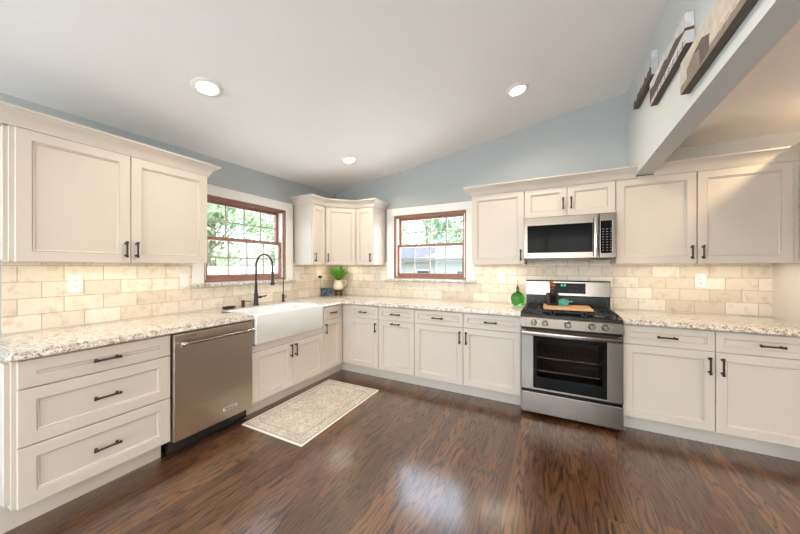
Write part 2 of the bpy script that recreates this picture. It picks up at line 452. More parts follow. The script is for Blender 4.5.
# -------- double-hung windows, built in a local frame: x to the right, y into the wall, seen from -y
def double_hung(name, loc, rotz, w, z0, z1, zmeet):
    root = bpy.data.objects.new(name, None); COL.objects.link(root); root.location = loc; root.rotation_euler = (0, 0, rotz)
    root['kind'] = 'structure'; root.empty_display_size = .05
    def P(nm, bm, mat, parent=root, **kw): return obj(nm, bm, mat, parent, **kw)
    h0, h1 = z0-loc[2], z1-loc[2]
    # casing boards on the wall face
    cw = 0.098
    bm = BM()
    bx(bm, -cw, 0.004, -0.022, 0, h0-.012, h1, .003); bx(bm, w-.004, w+cw, -0.022, 0, h0-.012, h1, .003)
    bx(bm, -cw, w+cw, -0.024, 0, h1, h1+cw, .003)
    P('casing', bm, M['trim'])
    # stained frame lining the opening
    bm = BM(); t = 0.022
    bx(bm, 0, t, -.004, .135, h0, h1, .002); bx(bm, w-t, w, -.004, .135, h0, h1, .002)
    bx(bm, t, w-t, -.004, .135, h1-t, h1, .002); bx(bm, t, w-t, .0, .14, h0, h0+.02, .002)
    bx(bm, t, w-t, .012, .026, h1-t-.014, h1-t, .002)
    P('frame', bm, M['redwood'])
    bm = BM()
    bx(bm, t, t+.020, .02, .13, h0+.02, h1-t, .001); bx(bm, w-t-.020, w-t, .02, .13, h0+.02, h1-t, .001)
    P('jamb_liner', bm, M['vinyl'])
    def sash(nm, y0, y1, a, b, top, bot, st):
        bm = BM(); x0, x1 = t+.006, w-t-.006
        bx(bm, x0, x0+st, y0, y1, a, b, .003); bx(bm, x1-st, x1, y0, y1, a, b, .003)
        bx(bm, x0+st, x1-st, y0, y1, b-top, b, .003); bx(bm, x0+st, x1-st, y0, y1, a, a+bot, .003)
        s = P(nm, bm, M['redwood'])
        gx0, gx1, ga, gb = x0+st, x1-st, a+bot, b-top
        bm = BM(); ym = (y0+y1)/2
        for k in range(1, 4):
            xx = gx0+(gx1-gx0)*k/4; bx(bm, xx-.008, xx+.008, ym-.010, ym+.004, ga, gb, .002)
        zz = (ga+gb)/2; bx(bm, gx0, gx1, ym-.011, ym+.005, zz-.008, zz+.008, .002)
        P('muntin_grille', bm, M['muntin'], s)
        bm = BM(); bx(bm, gx0, gx1, ym+.006, ym+.010, ga, gb); P('pane', bm, M['glass'], s)
        return s
    m = zmeet-loc[2]
    sash('upper_sash', .085, .12, m-.018, h1-t, .04, .036, .046)
    s = sash('lower_sash', .035, .07, h0+.018, m+.018, .034, .052, .040)
    bm = BM(); bx(bm, w/2-.03, w/2+.03, .036, .06, m+.018, m+.028, .003); lathe(bm, [(.010, 0), (.010, .014), (.006, .018)], (w/2, .048, m+.028), 12)
    P('sash_lock', bm, M['vinyl'], s)
    # granite stool below
    bm = BM(); bx(bm, -cw-.02, w+cw+.02, -.052, .03, h0-.04, h0-.008, .006, seg=2)
    P('stone_sill', bm, M['granite'])
    return root
double_hung('window_1', (0, WL['a'], 0), PI/2, WL['b']-WL['a'], WL['z0'], WL['z1'], 1.628)
double_hung('window_2', (WB['a'], 0, 0), 0, WB['b']-WB['a'], WB['z0'], WB['z1'], 1.628)

def big_glazing(name, loc, rotz, w, z0, z1, n):
    root = bpy.data.objects.new(name, None); COL.objects.link(root); root.location = loc; root.rotation_euler = (0, 0, rotz); root['kind'] = 'structure'
    bm = BM()
    bx(bm, 0, w, .03, .12, z0, z0+.06); bx(bm, 0, w, .03, .12, z1-.06, z1)
    for k in range(n+1):
        xx = w*k/n; bx(bm, max(0, xx-.04), min(w, xx+.04), .03, .12, z0+.06, z1-.06)
    obj('frame', bm, M['trim'], root)
    bm = BM(); bx(bm, .01, w-.01, .07, .076, z0+.06, z1-.06); obj('pane', bm, M['glass'], root)
big_glazing('window_3', (0, SL['a'], 0), PI/2, SL['b']-SL['a'], SL['z0'], SL['z1'], 2)
big_glazing('window_4', (PD['b'], YMIN, 0), PI, PD['b']-PD['a'], PD['z0'], PD['z1'], 3)
big_glazing('window_5', (XMAX, -2.6, 0), -PI/2, 2.8, .4, 2.2, 3)

# -------- tiled backsplash
def splash(name, horiz, spans, mat):
    bm = BM()
    for a0, a1, z0, z1 in spans:
        if horiz == 'y': bx(bm, 0, .010, a0, a1, z0, z1)
        else: bx(bm, a0, a1, -.010, 0, z0, z1)
    return struct(name, bm, mat)
ZS = 1.148
splash('backsplash_left', 'y', [(-3.13, WL['a']-.099, .921, 1.40), (WL['a']-.099, WL['b']+.099, .921, ZS), (WL['b']+.099, 0, .921, 1.40)], M['tile_left'])
splash('backsplash_back', 'x', [(0.010, WB['a']-.099, .921, 1.40), (WB['a']-.099, WB['b']+.099, .921, ZS), (WB['b']+.099, 4.60, .921, 1.43)], M['tile_back'])

# ================================================================== CABINETS
FB, FU, ZB = 0.634, 0.328, 0.131
ZU, ZT = 1.3686, 2.1236
def front_panel_bm(x0, x1, z0, z1, yf, stile=0.058, th=0.02):
    bm = BM()
    R_ = lambda i, d: rect_xz(x0+i, x1-i, z0+i, z1-i, yf+d)
    s = stile
    rings(bm, [R_(0, th), R_(0, .002), R_(.002, 0), R_(s, 0), R_(s+.002, .007), R_(s+.0055, .0035), R_(s+.010, .0055), R_(s+.0125, .012)])
    return bm
def pull(parent, x, z, yf, L=0.125, vertical=False):
    """bar pull with two flared posts; x, z its centre on the front at yf"""
    bm = BM()
    ax = Vector((0, 0, 1)) if vertical else Vector((1, 0, 0))
    c = Vector((x, yf-.028, z))
    h = L/2
    pts = [c+ax*t for t in (-h, -h+.003, -h+.010, -h+.012, -h+.020, -h+.022, h-.022, h-.020, h-.012, h-.010, h-.003, h)]
    tube(bm, pts, [.004, .0088, .0088, .006, .0092, .0062, .0062, .0092, .006, .0088, .0088, .004], 10)
    for s in (-1, 1):
        q = c+ax*s*(h-.016)
        lathe(bm, [(.0085, 0), (.0085, -.003), (.0048, -.006), (.0048, -.026)], (q.x, yf, q.z), 10, axis='y')
    return obj('handle', bm, M['bronze'], parent, smooth=True)
def door(root, x0, x1, z0, z1, yf, hx=None, hz=None, horiz=False, L=0.115, stile=0.058, nm='door'):
    d = obj(nm, front_panel_bm(x0, x1, z0, z1, yf, stile), M['cab'], root)
    if hx is not None: pull(d, hx, hz, yf, L, not horiz)
    return d
def drawer(root, x0, x1, z0, z1, yf, L=0.125, stile=0.046):
    return door(root, x0, x1, z0, z1, yf, (x0+x1)/2, (z0+z1)/2, True, L, stile, 'drawer_front')
def carcass(root, x0, x1, z0, z1, depth, nm='body'):
    bm = BM(); bx(bm, x0, x1, -depth, -0.012, z0, z1, .0015); return obj(nm, bm, M['cab'], root)
def toe(root, x0, x1, y=-0.535):
    bm = BM(); bx(bm, x0, x1, y, y+.02, 0, .145); return obj('toe_kick', bm, M['cab'], root)
DB = FB-.02; DU = FU-.02; G = .0026
# ---- left run: local x runs along +y
# three-drawer base
y0 = -3.2
r = thing('drawer_base_cabinet', 'cream base cabinet of three drawers at left end of counter, beside the dishwasher', 'cabinet', (0, y0, 0), PI/2)
W_ = 0.672
carcass(r, 0.0, W_, ZB+.004, .874, DB); toe(r, -.019, W_-.01)
for z0, z1 in ((.728, .868), (.436, .722), (ZB, .430)): drawer(r, .0175, W_+.003, z0, z1, -FB, .125, .06)
bm = front_panel_bm(.03, DB-.012, .16, .86, 0, .06, .02)
bm.transform(Matrix.Rotation(-PI/2, 4, 'Z') @ Matrix.Translation((0, 0, 0)))
# front panel was facing -y with x along width; rotated so that it faces -x
for v in bm.verts: v.co.x -= .020
bx(bm, -.020, 0, -.530, -.012, 0, .165, .001)
obj('side_panel', bm, M['cab'], r)
bm = BM(); bx(bm, -.032, -.020, -.528, -.012, 0, .10, .003); obj('baseboard', bm, M['cab'], r)
# sink base
r = thing('sink_base_cabinet', 'cream two-door base cabinet under the white apron sink', 'cabinet', (0, -1.903, 0), PI/2)
W_ = 0.910
carcass(r, 0.0, W_, ZB+.004, .635, DB); toe(r, 0, W_)
bm = BM(); bx(bm, 0, W_, -DB-.012, -DB, .583, .640, .001); obj('rail', bm, M['cab'], r)
for sx in (0.0, W_-.016):
    bm = BM(); bx(bm, sx+.001, sx+.015, -DB-.01, -.3, .64, .874, .001); obj('stile', bm, M['cab'], r)
door(r, .004, .463-G, ZB, .577, -FB, .463-.030, .497, L=.13); door(r, .463+G, W_-.001, ZB, .577, -FB, .463+.030, .497, L=.13)
# 12 inch corner base
r = thing('narrow_base_cabinet', 'narrow cream base cabinet between the apron sink and the inside corner', 'cabinet', (0, -.993, 0), PI/2)
W_ = 0.312
carcass(r, .001, W_+.0655, ZB+.004, .874, DB); toe(r, 0, W_+.15)
drawer(r, .003, W_-.001, .7205, .868, -FB, .10, .042); door(r, .003, W_, ZB, .7165, -FB, .032, .62, L=.12)
# ---- back run: local x = world x
r = thing('single_base_cabinet', 'cream one-drawer base cabinet right of the inside corner', 'cabinet', (0.616, 0, 0), 0)
carcass(r, 0.0, .5385, ZB+.004, .874, DB); toe(r, .02-.1, .5385)
drawer(r, .1226, .535, .7205, .868, -FB, .11, .042); door(r, .1226, .535, ZB, .7165, -FB, .535-.032, .62)
r = thing('pull_out_bin_cabinet', 'cream base cabinet below right half of back window with two horizontal pulls', 'cabinet', (1.155, 0, 0), 0)
carcass(r, 0, .466, ZB+.004, .874, DB); toe(r, 0, .466)
drawer(r, .002, .464, .7205, .868, -FB, .125, .042); door(r, .002, .464, ZB, .7165, -FB, .233, .684, horiz=True, L=.12)
r = thing('double_base_cabinet', 'wide cream two-door base cabinet directly left of the range', 'cabinet', (1.6225, 0, 0), 0)
W_ = 1.096
carcass(r, 0, W_, ZB+.004, .874, DB); toe(r, 0, W_)
mid = .5473
for a, b, hx in ((.002, mid-G, mid-.034), (mid+G, W_-.002, mid+.034)):
    drawer(r, a, b, .7205, .868, -FB, .125, .042); door(r, a, b, ZB, .7165, -FB, hx, .617, L=.13)
r = thing('double_base_cabinet', 'wide cream two-door base cabinet right of the range under the short counter', 'cabinet', (3.4895, 0, 0), 0)
W_ = 1.1085
carcass(r, 0, W_, ZB+.004, .874, DB); toe(r, 0, W_)
mid = .5485
for a, b, hx in ((.002, mid-G, mid-.034), (mid+G, W_-.012, mid+.034)):
    drawer(r, a, b, .7205, .868, -FB, .125, .042); door(r, a, b, ZB, .7165, -FB, hx, .617, L=.13)

# ---- wall cabinets
ZUB = ZU+.022      # box bottom above the doors' lower edge, hides the light bars
def upper_body(r, w, z0, z1, dep=DU, sides=True):
    bm = BM(); bx(bm, 0, w, -dep, -.012, z0, z1, .0015)
    if sides and z0 < 1.6:
        bx(bm, 0, .018, -dep, -.012, ZU+.001, z0); bx(bm, w-.018, w, -dep, -.012, ZU+.001, z0); bx(bm, .018, w-.018, -dep, -dep+.02, ZU+.001, z0)
    return obj('body', bm, M['cab'], r)
r = thing('wall_cabinet', 'long cream two-door wall cabinet left of the sink window', 'cabinet', (0, -3.155, 0), PI/2)
W_ = 1.052
upper_body(r, W_, ZUB, ZT+.02)
mid = .528
door(r, .020, mid-G, ZU, ZT, -FU, mid-.030, 1.462); door(r, mid+G, W_-.003, ZU, ZT, -FU, mid+.030, 1.462)
bm = front_panel_bm(.014, DU-.012, ZU+.01, ZT, 0, .05, .02); bm.transform(Matrix.Rotation(-PI/2, 4, 'Z'))
for v in bm.verts: v.co.x -= .020
obj('side_panel', bm, M['cab'], r)
# corner group
r = thing('wall_cabinet', 'slim cream wall cabinet beside the sink window, left of the corner cabinet', 'cabinet', (0, -.847, 0), PI/2)
upper_body(r, .236, ZUB, ZT+.02); door(r, .006, .232, ZU, ZT, -FU, .036, 1.462, stile=.05)
r = thing('corner_wall_cabinet', 'cream diagonal wall cabinet in the corner above the plant', 'cabinet', (0, 0, 0), 0)
bm = BM()
pts = [(.012, -.012), (.012, -.610), (DU, -.610), (.610, -DU), (.610, -.012)]
rings(bm, [[(x, y, ZUB) for x, y in pts], [(x, y, ZT+.02) for x, y in pts]])
obj('body', bm, M['cab'], r)
dl = math.hypot(.610-DU, .610-DU)
dm = Matrix.Translation((DU, -.610, 0)) @ Matrix.Rotation(PI/4, 4, 'Z')
bm = front_panel_bm(.020, dl-.020, ZU, ZT, -.02, .052); bm.transform(dm)
d = obj('door', bm, M['cab'], r)
h = pull(d, .048, 1.462, -.02, .115, True); h.data.transform(dm)
r = thing('wall_cabinet', 'slim cream wall cabinet left of the back window, right of the corner cabinet', 'cabinet', (.611, 0, 0), 0)
upper_body(r, .276, ZUB, ZT+.02); door(r, .006, .270, ZU, ZT, -FU, .270-.030, 1.462, stile=.05)
# back wall
r = thing('wall_cabinet', 'cream single-door wall cabinet between the back window and the microwave', 'cabinet', (2.182, 0, 0), 0)
upper_body(r, .541, ZUB, ZT+.02); door(r, .003, .541-.003, ZU, ZT, -FU, .508, 1.462)
r = thing('wall_cabinet', 'short cream two-door wall cabinet above the microwave', 'cabinet', (2.7245, 0, 0), 0)
upper_body(r, .766, 1.834, ZT+.02)
door(r, .003, .381-G, 1.836, ZT, -FU, .381-.034, 1.955, stile=.055); door(r, .381+G, .763, 1.836, ZT, -FU, .381+.034, 1.955, stile=.055)
r = thing('wall_cabinet', 'cream two-door wall cabinet right of the microwave, under the header beam', 'cabinet', (3.4915, 0, 0), 0)
W_ = 1.1075
upper_body(r, W_, ZUB, ZT+.02)
mid = .545
door(r, .003, mid-.004, ZU, ZT, -FU, mid-.034, 1.462); door(r, mid+.004, 1.071, ZU, ZT, -FU, mid+.034, 1.462)

# tall panel
bm = BM(); bx(bm, 4.6, 4.64, -.72, -.001, 0, 2.13, .002)
o = obj('tall_end_panel', bm, M['cab']); prop(o, 'tall cream end panel closing off the right end of the counter', 'panel')

# ---- crown moulding, swept with mitres
CROWN = [(0, 0), (.010, 0), (.012, .010), (.016, .014), (.020, .026), (.030, .044), (.046, .060), (.062, .070), (.066, .076), (.076, .080), (.078, .092), (0, .092)]
def crown(name, label, path, zb):
    n = len(path); P = [Vector((p[0], p[1])) for p in path]
    loops = []
    for i in range(n):
        ns = []
        if i > 0: d = (P[i]-P[i-1]).normalized(); ns.append(Vector((d.y, -d.x)))
        if i < n-1: d = (P[i+1]-P[i]).normalized(); ns.append(Vector((d.y, -d.x)))
        nn = ns[0] if len(ns) == 1 else (ns[0]+ns[1])/(1+ns[0].dot(ns[1]))
        loops.append([(P[i].x+nn.x*o, P[i].y+nn.y*o, zb+h) for o, h in CROWN])
    bm = BM(); rings(bm, loops)
    o = obj(name, bm, M['cab'], smooth=True, angle=25); prop(o, label, 'molding')
    return o
ZCR = ZT+.002
f = DU+.012
crown('crown_molding', 'cream crown molding along the long wall cabinet left of the sink window', [(.003, -3.176), (f, -3.176), (f, -2.102), (.003, -2.102)], ZCR)
crown('crown_molding', 'bent cream crown molding wrapping the corner cabinets between the two windows', [(.003, -.848), (f, -.848), (f, -.615), (.615, -f), (.888, -f), (.888, -.003)], ZCR+.009)
crown('crown_molding', 'cream crown molding above the microwave, ending at the header beam', [(2.181, -.003), (2.181, -f), (X_H0-.001, -f)], ZCR)
crown('crown_molding', 'cream crown molding right of the header beam, turning along the end panel', [(X_H1+.001, -f), (4.598, -f), (4.598, -.72), (4.75, -.72)], ZCR)
# filler strip between cabinet and panel belongs to the right wall cabinet; header foot rests on cabinet top
# ---- worktops
def offset_poly(pts, amt):
    n = len(pts); out = []
    for i in range(n):
        p0, p1, p2 = Vector(pts[i-1]), Vector(pts[i]), Vector(pts[(i+1) % n])
        d1 = (p1-p0).normalized(); d2 = (p2-p1).normalized()
        n1 = Vector((-d1.y, d1.x)); n2 = Vector((-d2.y, d2.x))      # inward for CCW
        a1, a2 = amt[i-1], amt[i]
        det = d1.x*d2.y-d1.y*d2.x
        q1 = p1+n1*a1; q2 = p1+n2*a2
        if abs(det) < 1e-6: out.append(q1); continue
        t = ((q2.x-q1.x)*d2.y-(q2.y-q1.y)*d2.x)/det
        out.append(q1+d1*t)
    return out
EDGE = [(.016, .8755), (.006, .877), (.001, .882), (0, .889), (.002, .895), (.007, .9005), (.0085, .905), (.009, .914), (.013, .919), (.020, .921)]
def worktop(label, pts, shaped):
    bm = BM(); loops = []
    for o, z in EDGE:
        q = offset_poly(pts, [o if s else 0.0 for s in shaped])
        loops.append([(v.x, v.y, z) for v in q])
    rings(bm, loops)
    o = obj('worktop', bm, M['granite'], smooth=True, angle=30); prop(o, label, 'countertop')
SY0, SY1, SX0 = -1.893, -1.035, .185
worktop('long L-shaped speckled cream granite worktop around the sink and corner',
        [(.011, -3.222), (.645, -3.222), (.662, -3.205), (.662, SY0), (SX0, SY0), (SX0, SY1), (.662, SY1), (.662, -.662), (2.717, -.662), (2.717, -.011), (.011, -.011)],
        [1, 1, 1, 1, 0, 1, 1, 1, 0, 0, 0])
worktop('short speckled cream granite worktop right of the range',
        [(3.4885, -.662), (4.599, -.662), (4.599, -.011), (3.4885, -.011)], [1, 0, 0, 0])

# ================================================================== SINK AND TAPS
def rrect(x0, x1, y0, y1, r, z, n=5):
    out = []
    for cx, cy, a0 in ((x1-r, y0+r, -PI/2), (x1-r, y1-r, 0), (x0+r, y1-r, PI/2), (x0+r, y0+r, PI)):
        for k in range(n+1):
            a = a0+PI/2*k/n; out.append((cx+r*math.cos(a), cy+r*math.sin(a), z))
    return out
r = thing('farmhouse_sink', 'white fireclay apron-front sink set into the counter below the window', 'sink', (.43, -1.464, .652))
bm = BM(); ox, oy = .43, -1.464
S = lambda i, rr, z: [(x-ox, y-oy, z-.652) for x, y, z in rrect(SX0+.002+i, .676-i, SY0+.002+i, SY1-.002-i, rr, z)]
T = lambda i, rr, z: [(x-ox, y-oy, z-.652) for x, y, z in rrect(SX0+.022+i, .646-i, SY0+.024+i, SY1-.024-i, rr, z)]
rings(bm, [S(.006, .012, .652), S(.0, .014, .658), S(0, .014, .906), S(.002, .013, .912), S(.006, .012, .915), T(-.004, .03, .915), T(0, .03, .911), T(.004, .035, .72), T(.02, .05, .692), T(.06, .05, .688)])
obj('basin', bm, M['porcelain'], r, smooth=True, angle=50)
bm = BM(); lathe(bm, [(.045, 0), (.045, .003), (.036, .004), (.030, .0015)], (-.03, 0, .036), 20); obj('drain', bm, M['chrome'], r, smooth=True)

# pull-down faucet
FX, FY = .10, -1.465
r = thing('kitchen_faucet', 'tall dark bronze pull-down kitchen faucet arching over the sink', 'faucet', (FX, FY, .921))
bm = BM(); lathe(bm, [(.030, 0), (.030, .006), (.025, .012), (.022, .06), (.019, .11), (.023, .115), (.023, .125), (.017, .132), (.0145, .20), (.012, .26)], (0, 0, 0), 20)
obj('body', bm, M['bronze'], r, smooth=True)
pts = []; rad = []
HX, HZ = .118, .0
for k in range(25):
    a = PI-PI*k/24
    pts.append((HX+HX*math.cos(a), .02*k/24, .435+HX*1.02*math.sin(a)))
pts = [(0, 0, .25), (0, 0, .34), (0, 0, .40)]+pts+[(2*HX+.002, .02, .40), (2*HX+.002, .02, .36)]
bm = BM(); tube(bm, pts, .0105, 12); obj('spout', bm, M['bronze'], r, smooth=True)
bm = BM(); lathe(bm, [(.012, 0), (.014, -.01), (.0135, -.06), (.015, -.08), (.021, -.125), (.022, -.137), (.018, -.14)], (2*HX+.002, .02, .365), 18)
obj('spray_head', bm, M['bronze'], r, smooth=True)
bm = BM(); lathe(bm, [(.012, .012), (.012, .045), (.015, .05), (.015, .062), (.008, .068)], (0, 0, .085), 14, axis='y')
for v in bm.verts: pass
tube(bm, [(0, .06, .085), (0, .10, .09), (0, .135, .094), (0, .14, .094)], [.006, .0085, .006, .004], 10)
# lathe axis 'y' puts the height along y already
obj('lever', bm, M['bronze'], r, smooth=True)
# filtered-water tap
r = thing('water_tap', 'slim dark bronze drinking water tap right of the main faucet', 'faucet', (.10, -1.098, .921))
bm = BM(); lathe(bm, [(.022, 0), (.022, .005), (.015, .010), (.0145, .085), (.010, .092)], (0, 0, 0), 16); obj('body', bm, M['bronze'], r, smooth=True)
bm = BM(); tube(bm, [(0, 0, .08), (0, 0, .2), (.002, 0, .262), (.012, 0, .284), (.028, 0, .292)], [.0065, .0055, .0055, .0055, .005], 10); obj('spout', bm, M['bronze'], r, smooth=True)
bm = BM(); tube(bm, [(0, .012, .05), (0, .032, .05), (0, .04, .056), (0, .042, .075)], [.006, .005, .005, .006], 10); obj('lever', bm, M['bronze'], r, smooth=True)
# soap dispenser
r = thing('soap_dispenser', 'small dark bronze soap pump between the oval dish and the faucet', 'soap dispenser', (.10, -1.617, .921))
bm = BM(); lathe(bm, [(.021, 0), (.021, .004), (.0165, .008), (.0165, .05), (.019, .052), (.019, .066), (.012, .069)], (0, 0, 0), 16); obj('body', bm, M['bronze'], r, smooth=True)
bm = BM(); tube(bm, [(0, 0, .060), (.03, .012, .061), (.075, .03, .059), (.08, .032, .052)], [.006, .005, .0045, .004], 10); obj('spout', bm, M['bronze'], r, smooth=True)
# oval sponge dish
r = thing('soap_dish', 'black oval soap dish left of the soap pump', 'soap dish', (.10, -1.77, .921))
bm = BM(); lathe(bm, [(.050, 0), (.062, .005), (.068, .020), (.062, .022), (.054, .012), (.03, .010)], (0, 0, 0), 28, sx=.62, sy=1.0); obj('dish', bm, M['blackmetal'], r, smooth=True)
bm = BM(); lathe(bm, [(.030, .012), (.040, .014), (.040, .024), (.030, .027)], (0, 0, 0), 20, sx=.6, sy=1.0); obj('soap_pad', bm, M['crock'], r, smooth=True)

# ================================================================== DISHWASHER
r = thing('dishwasher', 'stainless steel dishwasher between the drawer cabinet and the sink', 'dishwasher', (0, -2.520, 0), PI/2)
w = .607
bm = BM(); bx(bm, .004, w-.004, -.58, -.02, .02, .872); obj('tub', bm, M['blackmetal'], r)
bm = BM(); bx(bm, 0.006, w-.006, -.575, -.57, .012, .12); obj('kick_plate', bm, M['blackmetal'], r)
bm = BM(); bx(bm, .003, w-.003, -.662, -.582, .118, .868, .006, seg=2); d = obj('door', bm, M['steel_v'], r)
bm = BM()
tube(bm, [(.045, -.708, .800), (w-.026, -.708, .800)], .0115, 14)
h = obj('handle', bm, M['steel'], d, smooth=True)
for xx in (.040, w-.040):
    bm = BM()
    lathe(bm, [(.013, 0), (.013, -.055), (.010, -.058)], (xx, -.66, .800), 14, axis='y')
    lathe(bm, [(.016, -.012), (.0175, -.008), (.0175, .012), (.016, .016)], (xx, -.708, .800), 14, axis='x')
    obj('handle_bracket', bm, M['chrome'], d, smooth=True)
bm = BM(); bx(bm, .345, .465, -.6645, -.661, .188, .218, .001); b_ = obj('badge', bm, M['chrome'], d)
text_mesh('badge_lettering', 'KitchenAid', .021, M['slot'], d, (.405, -.665, .203))
text_mesh('door_lettering', 'KITCHENAID', .012, M['slot'], d, (.115, -.6625, .842))
for xx in (.06, w-.06):
    bm = BM(); lathe(bm, [(.016, 0), (.016, .012), (.007, .013), (.007, .03)], (xx, -.54, 0), 12); obj('foot', bm, M['crock'], r)

# ================================================================== RANGE
RX0, RW = 2.7215, .766
r = thing('gas_range', 'stainless steel gas range with black cooktop below the microwave', 'range', (RX0, 0, 0))
w = RW
YF = -.700
# body is a shell with an oven cavity
bm = BM()
bx(bm, 0, .10, -.655, -.03, .03, .885); bx(bm, w-.10, w, -.655, -.03, .03, .885)
bx(bm, .10, w-.10, -.655, -.03, .03, .25); bx(bm, .10, w-.10, -.655, -.03, .73, .885); bx(bm, .10, w-.10, -.12, -.03, .25, .73)
obj('body', bm, M['blackmetal'], r)
bm = BM()
x0_, x1_, y0_, y1_, z0_, z1_ = .101, w-.101, -.655, -.121, .251, .729
rings(bm, [[(x0_, y0_, z0_), (x1_, y0_, z0_), (x1_, y0_, z1_), (x0_, y0_, z1_)], [(x0_, y1_, z0_), (x1_, y1_, z0_), (x1_, y1_, z1_), (x0_, y1_, z1_)]], False, True)
obj('oven_cavity', bm, plain('grey_oven_enamel', lin(112, 104, 98), .5, var=.12), r)
bm = BM()
for z in (.40, .52):
    for k in range(15):
        xx = .115+(w-.23)*k/14; tube(bm, [(xx, -.63, z), (xx, -.14, z)], .003, 6)
    for yy in (-.63, -.38, -.14): tube(bm, [(.102, yy, z-.005), (w-.102, yy, z-.005)], .0045, 6)
obj('oven_rack', bm, M['chrome'], r, smooth=True)
for sx in (.05, w-.05):
    bm = BM(); lathe(bm, [(.018, 0), (.018, .03)], (sx, -.6, 0), 12); obj('foot', bm, M['blackmetal'], r)
# storage drawer
bm = BM(); bx(bm, .002, w-.002, YF-.004, -.657, .034, .217, .006, seg=2); obj('drawer_front', bm, M['steel'], r)
# oven door: stainless frame with glazed opening
bm = BM()
Rr = lambda x0, x1, z0, z1, y: rect_xz(x0, x1, z0, z1, y)
W0, W1, Z0, Z1 = .105, .655, .258, .728
rings(bm, [Rr(.002, w-.002, .238, .784, -.657), Rr(.002, w-.002, .238, .784, YF+.006), Rr(.008, w-.008, .244, .778, YF), Rr(W0, W1, Z0, Z1, YF), Rr(W0+.002, W1-.002, Z0+.002, Z1-.002, YF+.004), Rr(W0+.002, W1-.002, Z0+.002, Z1-.002, -.657)], False, False)
od = obj('oven_door', bm, M['steel'], r)
bm = BM()
rings(bm, [Rr(W0+.001, W1-.001, Z0+.001, Z1-.001, YF+.010), Rr(W0+.001, W1-.001, Z0+.001, Z1-.001, YF+.003), Rr(W0+.030, W1-.030, .36, .69, YF+.003), Rr(W0+.030, W1-.030, .36, .69, YF+.010)], False, False)
obj('window_surround', bm, M['dark_glass'], od)
bm = BM(); bx(bm, W0+.028, W1-.028, YF+.004, YF+.009, .358, .692); obj('window_glass', bm, M['oven_glass'], od)
# bowed handle
bm = BM(); pts = []
for k in range(17):
    t_ = k/16; pts.append((.018+(w-.036)*t_, YF-.047-.020*math.sin(PI*t_), .752))
lo = []
for p in pts: lo.append([(p[0], p[1]+dy, p[2]+dz) for dy, dz in ((.006, -.020), (-.006, -.016), (-.010, 0), (-.006, .016), (.006, .020), (.010, 0))])
rings(bm, lo)
for sx in (.03, w-.03): bx(bm, sx-.012, sx+.012, YF-.046, YF, .745, .770, .003)
obj('handle', bm, M['steel'], od, smooth=True, angle=50)
# control panel
bm = BM()
prof = [(-.60, .797), (YF-.012, .797), (YF-.014, .803), (YF-.011, .880), (YF-.004, .888), (-.60, .888)]
rings(bm, [[(.001, y, z) for y, z in prof], [(w-.001, y, z) for y, z in prof]])
cp = obj('control_panel', bm, M['steel'], r)
for kx, big in ((.112, 0), (.203, 0), (.378, 1), (.548, 0), (.640, 0)):
    s_ = 1.12 if big else 1.0
    bm = BM(); lathe(bm, [(.027*s_, 0), (.027*s_, -.006), (.021*s_, -.010), (.019*s_, -.030), (.016*s_, -.034)], (kx, YF-.010, .846), 24, axis='y')
    bx(bm, kx-.005, kx+.005, YF-.050, YF-.030, .846-.019, .846+.019, .002)
    obj('knob', bm, M['steel'], cp, smooth=True)
# cooktop
bm = BM(); bx(bm, 0.001, w-.001, YF+.004, -.03, .886, .914, .006, seg=2); ct = obj('cooktop', bm, M['blackmetal'], r)
for cx_, cy_, s_ in ((.15, -.53, 1.1), (.15, -.22, .8), (.381, -.375, 1.0), (.612, -.53, 1.0), (.612, -.22, .75)):
    bm = BM(); lathe(bm, [(.052*s_, 0), (.05*s_, .008), (.036*s_, .010)], (cx_, cy_, .914), 20); b_ = obj('burner', bm, M['steel'], ct, smooth=True)
    bm = BM(); lathe(bm, [(.036*s_, .010), (.036*s_, .018), (.03*s_, .021)], (cx_, cy_, .914), 20); obj('burner_cap', bm, M['iron'], ct, smooth=True)
def grate(x0, x1):
    bm = BM(); y0, y1 = YF+.035, -.085; z0, z1 = .934, .950; t_ = .006
    for xx in (x0+t_, x1-t_): bx(bm, xx-t_, xx+t_, y0, y1, z0, z1, .002)
    for yy in (y0+t_, (y0+y1)/2, y1-t_): bx(bm, x0, x1, yy-t_, yy+t_, z0, z1, .002)
    xm = (x0+x1)/2
    for yc in ((y0*3+y1)/4, (y0+y1*3)/4):
        bx(bm, xm-t_*.8, xm+t_*.8, yc-.13, yc-.035, z0, z1, .002); bx(bm, xm-t_*.8, xm+t_*.8, yc+.035, yc+.13, z0, z1, .002)
        bx(bm, x0, xm-.035, yc-t_*.8, yc+t_*.8, z0, z1, .002); bx(bm, xm+.035, x1, yc-t_*.8, yc+t_*.8, z0, z1, .002)
    for xx in (x0+.01, x1-.01):
        for yy in (y0+.01, y1-.01, (y0+y1)/2): bx(bm, xx-.008, xx+.008, yy-.008, yy+.008, .912, z0)
    obj('grate', bm, M['iron'], ct)
grate(.025, .258); grate(.262, .500); grate(.504, .737)
